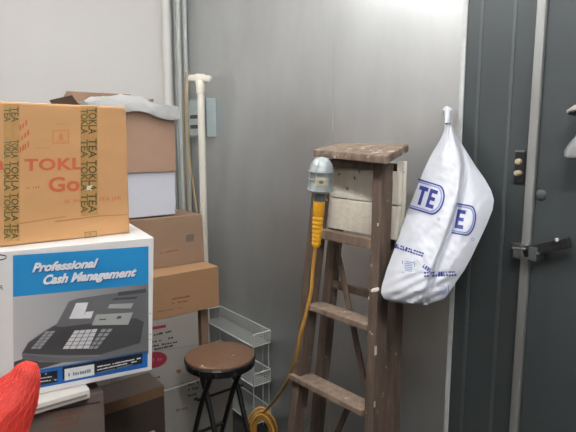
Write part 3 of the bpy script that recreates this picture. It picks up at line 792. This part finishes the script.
for k in range(7):
    s = .38+.085*k; pr_ += [(s,.0182-.0005*k),(s+.02,.0202-.0006*k),(s+.05,.0202-.0006*k),(s+.07,.0182-.0005*k)]
pr_ += [(1,.012)]
hd = obj('handle', lathe(bm, B, Cc, pr_, 22), 'handle', t, smooth=True, label='ribbed amber handle')
bm = bmesh.new(); vd2 = (CAM-B).normalized(); axh = (Cc-B)
c = B+axh*.18
tube(bm, [c+vd2*.0207+RT*(.008*math.cos(a_))+Vector((0,0,1))*(.014*math.sin(a_)) for a_ in [2*math.pi*k/16 for k in range(16)]], .0022, 6, closed=True)
obj('switch_ring', bm, 'handle', hd)
bm = bmesh.new(); hk = A+Vector((0,0,.0)); tube(bm, smooth_path([A+ax*.02, A+Vector((.004,0,.010)), A+Vector((.024,.0,.012)), A+Vector((.04,.0,.006)), A+Vector((.046,0,-.01))], 5), .002, 6); obj('hook', bm, 'lamp_dark', t)
cord = [Cc+Vector((0,0,.012)), at(313, 268, x=1.208), at(311, 292, x=1.204), at(305, 318, x=1.196), at(300, 336, x=1.192), at(297, 352, x=1.20), at(288, 380, x=1.26), at(277, 397, x=1.33), at(266, 410, x=1.40), at(258, 417, x=1.44)]
# coil on the floor end
cc = at(262, 433, x=1.40); cc.z = .13
loops = []
for k in range(int(8.4*24)):
    a_ = 2*math.pi*k/24 + 1.9; rr = 1+.16*math.sin(k*.21)+.07*math.sin(k*.9)
    p_ = cc + RT*(.055*rr*math.cos(a_)+.012*math.sin(k*.05)) + Vector((0, 0, .118*min(rr, 1.0)*math.sin(a_))) + Vector((FW.x, FW.y, 0))*(.03*math.sin(k*.083)+.02*math.cos(a_*.5))
    p_.z = max(.012, p_.z); loops.append(p_)
bm = bmesh.new(); tube(bm, smooth_path(cord, 8)+smooth_path([cord[-1]+Vector((-.01,-.02,-.01)), loops[0]], 4)[1:]+loops[1:], .0068, 8); obj('power_cord', bm, 'cord', t, smooth=True, label='long amber power cord ending in a loose coil')

# ================================================================== FOLDING STOOL
sc_ = at(220, 354.5, z=.675); SR = .152
t = thing('folding_stool', 'black folding stool with a round brown seat beside the cartons', 'stool', (sc_.x, sc_.y, 0))
bm = bmesh.new(); zc = sc_.z
lathe(bm, (sc_.x, sc_.y, zc-.012), (sc_.x, sc_.y, zc+.008), [(0,SR-.006),(.3,SR-.002),(.6,SR-.004),(.8,SR-.014),(.93,SR-.04),(1,SR-.10)], 48)
st = obj('seat', bm, 'stool_seat', t, smooth=True, label='round brown seat pad')
bm = bmesh.new()
lathe(bm, (sc_.x, sc_.y, zc-.045), (sc_.x, sc_.y, zc-.006), [(0,SR-.012),(.12,SR),(.85,SR+.003),(1,SR-.003)], 48)
obj('seat_rim', bm, 'black_rim', t, smooth=True, label='glossy black seat edge')
bm = bmesh.new()
for px, py, w_ in ((233.5, 355.2, .007), (202, 365.2, .006), (231, 357.2, .003)):
    c = at(px, py, z=zc+.008); lathe(bm, c+Vector((0,0,-.006)), c+Vector((0,0,.0006)), [(0,w_),(1,w_*.6)], 10)
obj('pale_speck', bm, 'speck', st)  # small pale specks on the seat pad
# legs: two crossed pairs on a pivot axis
axd = (RT*.78 + Vector((FW.x, FW.y, 0)).normalized()*.62).normalized()
spd = Vector((-axd.y, axd.x, 0))
if spd.dot(RT) < 0: spd = -spd
base = Vector((sc_.x, sc_.y, 0))
def leg_pts(side, sgn, off):
    c = base + axd*(side*.078+off)
    zp = .50
    topz = zc-.046
    return [c + spd*(-sgn*.075)+Vector((0,0,topz)), c+Vector((0,0,zp-.0)), c+spd*(sgn*.205)+Vector((0,0,.013))]
for side in (-1, 1):
    for sgn in (-1, 1):
        p = leg_pts(side, sgn, .011*sgn); bm = bmesh.new(); tube(bm, p, .0115, 12)
        L_ = obj('leg', bm, 'black', t, smooth=True)
        bm = bmesh.new(); d = (p[2]-p[1]).normalized(); lathe(bm, p[2]-d*.03, p[2]+d*.004+Vector((0,0,0)), [(0,.014),(1,.014)], 12); obj('foot_cap', bm, 'black_rim', L_, smooth=True)
for sgn in (-1, 1):
    for fr_ in (.42,):
        a_ = leg_pts(-1, sgn, .011*sgn); b_ = leg_pts(1, sgn, .011*sgn)
        bm = bmesh.new(); tube(bm, [a_[1].lerp(a_[2], fr_), b_[1].lerp(b_[2], fr_)], .0085, 10); obj('stretcher', bm, 'black', t, smooth=True)
bm = bmesh.new(); tube(bm, [base+axd*-.115+Vector((0,0,.50)), base+axd*.115+Vector((0,0,.50))], .006, 8); obj('pivot', bm, 'black', t)
bm = bmesh.new()
for sgn in (-1, 1):
    tube(bm, [base+axd*-.11+spd*(-sgn*.075)+Vector((0,0,zc-.050)), base+axd*.11+spd*(-sgn*.075)+Vector((0,0,zc-.050))], .011, 10)
obj('seat_bar', bm, 'black', t, smooth=True)

# ================================================================== WIRE RACK
ry0, ry1, xo = 2.19, 2.715, 1.477
t = thing('wire_rack', 'white wire rack with three shelves standing against the metal wall', 'rack', (1.54, 2.46, 0))
for zr in (.578, .355, .135):
    zf = zr-.068
    bm = bmesh.new(); rw = .0040; xw = XM-.012
    tube(bm, [(xw, ry1, zr), (xw, ry0, zr)], rw, 8); tube(bm, [(xw, ry0, zr), (xo+.005, ry0, zr)], rw, 8)
    tube(bm, [(xo, ry0-.002, zr+.001), (xo, ry0-.002, zf-.001)], rw, 8)
    tube(bm, [(xo, ry0, zf), (xo, ry1, zf)], rw, 8); tube(bm, [(xo, ry1, zf), (xo, ry1, zr)], rw*.8, 8); tube(bm, [(xo, ry1, zr), (xw, ry1, zr)], rw, 8)
    tube(bm, [(xw, ry0, zr), (xw, ry0, zf)], rw*.7, 8); tube(bm, [(xo, ry0, zf), (xw, ry0, zf)], rw*.7, 8)
    sh = obj('shelf_frame', bm, 'wire', t)
    bm = bmesh.new(); n = 64
    for k in range(n+1):
        y_ = ry0+(ry1-ry0)*k/n; tube(bm, [(xo, y_, zf), (xw, y_, zf), (xw, y_, zr)], .0009, 4)
    for k in range(11):
        x_ = xo+(xw-xo)*k/10; tube(bm, [(x_, ry0, zr), (x_, ry0, zf), (x_, ry1, zf)], .0009, 4)
    for k in range(5):
        tube(bm, [(xo, ry0, zf+(zr-zf)*k/5), (xw, ry0, zf+(zr-zf)*k/5), (xw, ry1, zf+(zr-zf)*k/5)], .0011, 4)
    obj('shelf_wires', bm, 'wire', sh)
for y_, x_ in ((ry0+.004, XM-.02), (ry1-.004, XM-.02), (ry0+.06, XM-.02)):
    bm = bmesh.new(); tube(bm, [(x_, y_, .003), (x_, y_, .575)], .0018, 8); obj('upright', bm, 'wire', t)
for y_ in (ry0+.01,):
    bm = bmesh.new(); tube(bm, [(xo+.006, y_, .003), (xo+.006, y_, .51)], .0026, 8); obj('upright', bm, 'wire', t)

# ================================================================== HANGING WHITE BAG
def plane_x(px, py): return 1.235 + .00125*(px-382) - .00127*(py-298)
Lb = [(111,443.5),(118,444.5),(130,444.5),(140,440),(155,431),(170,424),(190,416),(210,408),(230,401),(250,394),(270,386.5),(285,382),(293,381),(299,384),(302,392),(304,408),(305,424)]
Rb = [(111,452.5),(118,452),(130,454),(140,459.5),(150,465.5),(165,475),(180,485.5),(190,491),(200,494),(210,492.5),(225,486.5),(240,479.5),(255,472.5),(270,464.5),(282,456),(292,449.5),(299,444),(302,436),(305,426)]
def interp(tab, y):
    if y <= tab[0][0]: return tab[0][1]
    for (a_, va), (b_, vb) in zip(tab, tab[1:]):
        if y <= b_: k = (y-a_)/(b_-a_); return va+(vb-va)*k
    return tab[-1][1]
FO = [(111,449),(135,452),(150,461),(165,463.5),(185,462),(205,457),(230,449),(255,439),(275,431.5),(300,424)]   # the fold between the two lobes
def bag_depth(px, py):
    l, r = interp(Lb, py), interp(Rb, py)
    u = min(1, max(0, (px-l)/max(r-l, .1)))
    e = max(0, 1-abs(2*u-1)**2.6)
    th = min(.052, .0055*(r-l)*.5)*min(1, .35+(305-py)/22.)*e
    fo = interp(FO, py)
    k = (px-fo)
    if py > 138:
        am = min(1, (py-138)/25.)
        th -= .019*am*math.exp(-(k-1.2)**2/7.)
        if k < 0: th += .012*am*math.exp(-k*k/240.)*e
        th -= .008*am*(1 if k > 0 else 0)*min(1, k/4.)*e
    th += e*(.0045*noise.noise(Vector((px*.05, py*.035, 1.3))) + .004*noise.noise(Vector((px*.11+py*.07, py*.02, 7))) + .0022*noise.noise(Vector((px*.2-py*.1, py*.16, 2))))
    # pinched folds running down from the tied neck
    if py < 190: th += e*.004*math.sin(u*15+py*.02)*min(1, (190-py)/60.)
    # gathered folds at the lower corners
    if py > 272: th += e*.004*math.sin((px*.5+py*1.1)*.55)
    return th
def bag_pt(px, py, l=0.):
    d = ray(px, py); X = plane_x(px, py); tt = X/d.x
    return CAM + d*(tt - bag_depth(px, py)/d.length - l/d.length)
def bag_back(px, py):
    d = ray(px, py); X = plane_x(px, py); tt = X/d.x
    l, r = interp(Lb, py), interp(Rb, py); u = min(1, max(0, (px-l)/max(r-l, .1)))
    return CAM + d*(tt + .012*max(0, 1-abs(2*u-1)**2.6)*min(1, (305-py)/20.+.2))
hk = at(448, 108, x=XM-.01)
t = thing('plastic_bag', 'white plastic bag with blue oval print hanging beside the dark panel', 'bag', bag_pt(424, 303))
bm = bmesh.new(); NU, NV = 60, 110; F, K = [], []
for j in range(NV+1):
    py = 111+194*j/NV; l, r = interp(Lb, py), interp(Rb, py)
    F.append([]); K.append([])
    for i in range(NU+1):
        px = l+(r-l)*i/NU
        p = bag_pt(px, py); F[-1].append(bm.verts.new(p))
        K[-1].append(F[-1][-1] if i in (0, NU) else bm.verts.new(bag_back(px, py)))
for j in range(NV):
    for i in range(NU):
        bm.faces.new((F[j][i], F[j][i+1], F[j+1][i+1], F[j+1][i]))
        vs = (K[j][i], K[j+1][i], K[j+1][i+1], K[j][i+1])
        bm.faces.new(vs)
for row in (0, NV):
    bm.faces.new(F[row] + K[row][-2:0:-1])
obj('bag_body', bm, 'bag', t, smooth=True)
# knot and string up to a hook
bm = bmesh.new(); c = bag_pt(448, 112)
tube(bm, smooth_path([bag_pt(447.5, 124), c+Vector((0,0,.0)), at(447, 109, x=1.575)], 6), .01, 10, rad=None)
lathe(bm, bag_pt(443.5, 111.5), bag_pt(453, 110.5), [(0,.004),(.2,.009),(.5,.011),(.8,.009),(1,.004)], 12)
obj('knotted_top', bm, 'bag', t, smooth=True)
bm = bmesh.new(); tube(bm, smooth_path([hk+Vector((.012,0,.0)), hk+Vector((-.02,0,0)), at(447, 112, x=1.565)+Vector((-.014,0,-.012)), at(447, 112, x=1.565)+Vector((-.026,0,.006))], 6), .003, 8)
tag(obj('wall_hook', bm, 'flash', smooth=True), 'small grey hook at the bright trim that carries the white bag', 'hook')
# blue prints, following the cloth
def logo(cx_, cy_, ang, sx_, sy_, uclip, letters, tx):
    """ring open towards its cut end, pale field and dark letters"""
    ca, sa = math.cos(R(ang)), math.sin(R(ang))
    def g(px, py, l=0.):
        return bag_pt(cx_+px*ca-py*sa, cy_+px*sa+py*ca, l)
    bm = bmesh.new()
    N = 26
    def ringpts(a, b):   # half oval on the right plus straight run to the left
        out = [(uclip, -b)]
        for i in range(N+1):
            th = -math.pi/2+math.pi*i/N; out.append((a*.45+a*.55*math.cos(th), b*math.sin(th)))
        out.append((uclip, b)); return out
    def resample(pts, n=46):
        d = [0]
        for p, q in zip(pts, pts[1:]): d.append(d[-1]+math.hypot(q[0]-p[0], q[1]-p[1]))
        out = []
        for i in range(n+1):
            s = d[-1]*i/n
            for k in range(len(pts)-1):
                if s <= d[k+1]+1e-9:
                    e = (s-d[k])/max(d[k+1]-d[k], 1e-9); out.append((pts[k][0]+(pts[k+1][0]-pts[k][0])*e, pts[k][1]+(pts[k+1][1]-pts[k][1])*e)); break
        return out
    for r0, r1, mi in ((1.0, .9, 0), (.86, .76, 1)):
        A_ = resample(ringpts(sx_*r0, sy_*r0)); B_ = resample(ringpts(sx_*r1, sy_*r1))
        va = [bm.verts.new(g(x, y, .0012)) for x, y in A_]; vb = [bm.verts.new(g(x, y, .0012)) for x, y in B_]
        for i in range(len(va)-1): bm.faces.new((va[i], va[i+1], vb[i+1], vb[i])).material_index = mi
    for q in letters:      # letters as strokes (x0,y0,x1,y1)
        x0_, y0_, x1_, y1_ = q; n = 4
        for i in range(n):
            for j in range(n):
                xa__, xb__ = x0_+(x1_-x0_)*i/n, x0_+(x1_-x0_)*(i+1)/n; ya__, yb__ = y0_+(y1_-y0_)*j/n, y0_+(y1_-y0_)*(j+1)/n
                bm.faces.new([bm.verts.new(g(x, y, .0014)) for x, y in ((xa__,ya__),(xb__,ya__),(xb__,yb__),(xa__,yb__))]).material_index = 0
    # small registered ring
    c2 = (sx_*1.0, sy_*1.15)
    rg = [(c2[0]+1.6*math.cos(2*math.pi*i/12), c2[1]+1.6*math.sin(2*math.pi*i/12)) for i in range(12)]
    ri = [(c2[0]+1.0*math.cos(2*math.pi*i/12), c2[1]+1.0*math.sin(2*math.pi*i/12)) for i in range(12)]
    va = [bm.verts.new(g(x, y, .0012)) for x, y in rg]; vb = [bm.verts.new(g(x, y, .0012)) for x, y in ri]
    for i in range(12): bm.faces.new((va[i], va[(i+1)%12], vb[(i+1)%12], vb[i])).material_index = 1
    return bm
Eb = lambda x, w=7, h=8.5, s=3.0: [(x, -h, x+s, h), (x, -h, x+w, -h+s+.9), (x, -s*.6, x+w*.9, s*.6), (x, h-s-.9, x+w, h)]
Tb = lambda x, w=8, h=8.5, s=3.2: [(x, -h, x+w, -h+s+.9), (x+w/2-s/2, -h, x+w/2+s/2, h)]
obj('printed_logo', logo(427.5, 197.5, 17, 17, 15.5, -14.5, Tb(-10.5, 9, 9.5)+Eb(.4, 8, 9.5), 0), ['bag_blue', 'bag_pale'], t, label='blue oval print with letters')
obj('printed_logo', logo(462, 219.5, 10, 14, 15.5, -8.0, Eb(-6, 8.5, 9.5), 0), ['bag_blue', 'bag_pale'], t, label='blue oval print cut by the fold')
def bag_scrib(bm, a, b, h, n, mi, seed):
    rd = random.Random(seed); a, b = Vector(a), Vector(b); d = b-a; nn = Vector((d.y, -d.x)).normalized()*h
    for k in range(n):
        s, e = (k+.05)/n, (k+.75+rd.random()*.15)/n
        kind = rd.randrange(3); p, q = a+d*s, a+d*e
        if kind == 0: quads = [[p, q, q+nn, p+nn]]
        elif kind == 1: m_ = p.lerp(q, .4); quads = [[p, m_, m_+nn, p+nn], [m_, q, q+nn*.4, m_+nn*.4]]
        else: quads = [[p, q, q+nn*.35, p+nn*.35], [p+nn*.65, q+nn*.65, q+nn, p+nn]]
        for Q in quads: bm.faces.new([bm.verts.new(bag_pt(x.x, x.y, .0012)) for x in Q]).material_index = mi
bm = bmesh.new()
bag_scrib(bm, (394,247.5),(423,257), 4.2, 11, 0, 2); obj('printed_words', bm, ['bag_blue'], t); bm = bmesh.new()
bag_scrib(bm, (424,277),(457,276), 5.0, 12, 0, 5); obj('printed_words', bm, ['bag_blue'], t); bm = bmesh.new(); bag_scrib(bm, (422,267),(430,273), 4, 4, 0, 9)
obj('printed_words', bm, ['bag_blue'], t)
for cx_, cy_, w_, h_, sl in ((408.5, 267.5, 13, 12, .14), (443, 290, 12, 9, -.1)):
    bm = bmesh.new()
    P = lambda x, y: bag_pt(cx_+x*w_/2, cy_+y*h_/2+sl*x*w_/2, .0012)
    for q in ((-1,-1,1,-.88),(-1,.86,1,1),(-1,-1,-.88,1),(.88,-1,1,1)):
        bm.faces.new([bm.verts.new(P(x, y)) for x, y in ((q[0],q[1]),(q[2],q[1]),(q[2],q[3]),(q[0],q[3]))])
    for k in range(5):
        yy = -.7+.3*k
        bm.faces.new([bm.verts.new(P(x, y)) for x, y in ((-.6,yy),(.6,yy),(.6,yy+.12),(-.6,yy+.12))]).material_index = 1
    obj('printed_stamp', bm, ['bag_pale', 'bag_pale'], t)

# ================================================================== THINGS AT THE PHOTO'S EDGE
xh = XM-.10
pts = [(563.5,113.5),(575,105.5),(592,100),(606,108),(606,124),(590,120),(576,116.5)]
def slab_from(pts, x, th, puff=.0):
    bm = bmesh.new(); a = [bm.verts.new(at(px, py, x=x)) for px, py in pts]; b = [bm.verts.new(at(px, py, x=x)+Vector((th,0,0))) for px, py in pts]
    bm.faces.new(a); bm.faces.new(b[::-1])
    for i in range(len(a)):
        j = (i+1) % len(a); bm.faces.new((a[j], a[i], b[i], b[j]))
    bmesh.ops.bevel(bm, geom=bm.edges[:], offset=.006, segments=2, affect='EDGES'); return bm
c = at(590, 118, x=XM)
t = thing('folded_cloth', 'dark navy pointed cloth with a pale upper edge hung on the dark door', 'cloth', (XM-.01, c.y, c.z))
obj('cloth_fold', slab_from(pts, xh, .09), 'navy', t)
obj('cloth_edge', slab_from([(563,112),(575,103.8),(592,98),(606,106),(606,110),(592,103.5),(577,109.5),(569,113)], xh-.012, .04), 'pale_cloth', t, label='pale grey edge of the cloth')
bm = bmesh.new(); NS = 18
prof2 = [(0,.016),(.06,.02),(.25,.028),(.5,.04),(.8,.052),(.93,.05),(1,.03)]
a, b = at(588, 130, x=XM-.07), at(584, 159, x=XM-.07)
lathe(bm, a, b, prof2, NS)
for v in bm.verts: v.co += Vector((wave(v.co, .012, 28), wave(v.co, .012, 28, 5), wave(v.co, .008, 20, 9)))
tube(bm, [a+Vector((0,0,-.012)), a+Vector((.012,0,-.006)), Vector((XM-.009, a.y, a.z-.012))], .005, 8)
tag(obj('small_bag', bm, 'film2', smooth=True), 'small pale translucent bag hanging on the dark door under the navy cloth', 'bag')

# ================================================================== LIGHT
def glow(name, c, strength):
    m = bpy.data.materials.new(name); m.use_nodes = True; b = m.node_tree.nodes['Principled BSDF']
    b.inputs['Base Color'].default_value = (.8, .8, .8, 1); b.inputs['Emission Color'].default_value = c; b.inputs['Emission Strength'].default_value = strength
    return m
def tube_lamp(name, label, loc, rotz, length, strength, col=(1, .985, .965, 1)):
    t = thing(name, label, 'ceiling light', (loc[0], loc[1], CEIL-.2), 'ceiling lights')
    d = Vector((math.cos(rotz), math.sin(rotz), 0)); n = Vector((-d.y, d.x, 0)); c = Vector((loc[0], loc[1], 0))
    bm = bmesh.new(); q = [c+d*length*.5*a+n*.035*b_+Vector((0,0,CEIL-.06)) for a, b_ in ((-1,-1),(1,-1),(1,1),(-1,1))]
    hexa(bm, q, [p+Vector((0,0,.059)) for p in q], .004); obj('lamp_housing', bm, 'lamp_housing', t)
    for sd in (-1, 1):
        bm = bmesh.new(); e = c+d*length*.485*sd; box(bm, tuple(e-Vector((.02,.02,0))+Vector((0,0,CEIL-.135))), tuple(e+Vector((.02,.02,0))+Vector((0,0,CEIL-.058))), .003)
        obj('tube_holder', bm, 'lamp_housing', t)
    g = glow('lit fluorescent tube', col, strength)
    bm = bmesh.new(); lathe(bm, c-d*length*.47+Vector((0,0,CEIL-.11)), c+d*length*.47+Vector((0,0,CEIL-.11)), [(0,.019),(1,.019)], 16); obj('lamp_tube', bm, g, t, smooth=True)
tube_lamp('ceiling_light', 'long white ceiling light over the carton stacks', (.45, 1.75), R(90), 1.3, 60)
tube_lamp('ceiling_light', 'long white ceiling light above the viewer', (.30, -.35), R(90), 1.3, 105)
w = bpy.data.worlds.new('world'); SC.world = w; w.use_nodes = True
w.node_tree.nodes['Background'].inputs[0].default_value = (.5, .52, .55, 1); w.node_tree.nodes['Background'].inputs[1].default_value = .05
SC.view_settings.view_transform = 'Standard'; SC.view_settings.look = 'None'; SC.view_settings.gamma = 1; SC.view_settings.exposure = 1.1
SC.view_settings.use_curve_mapping = False
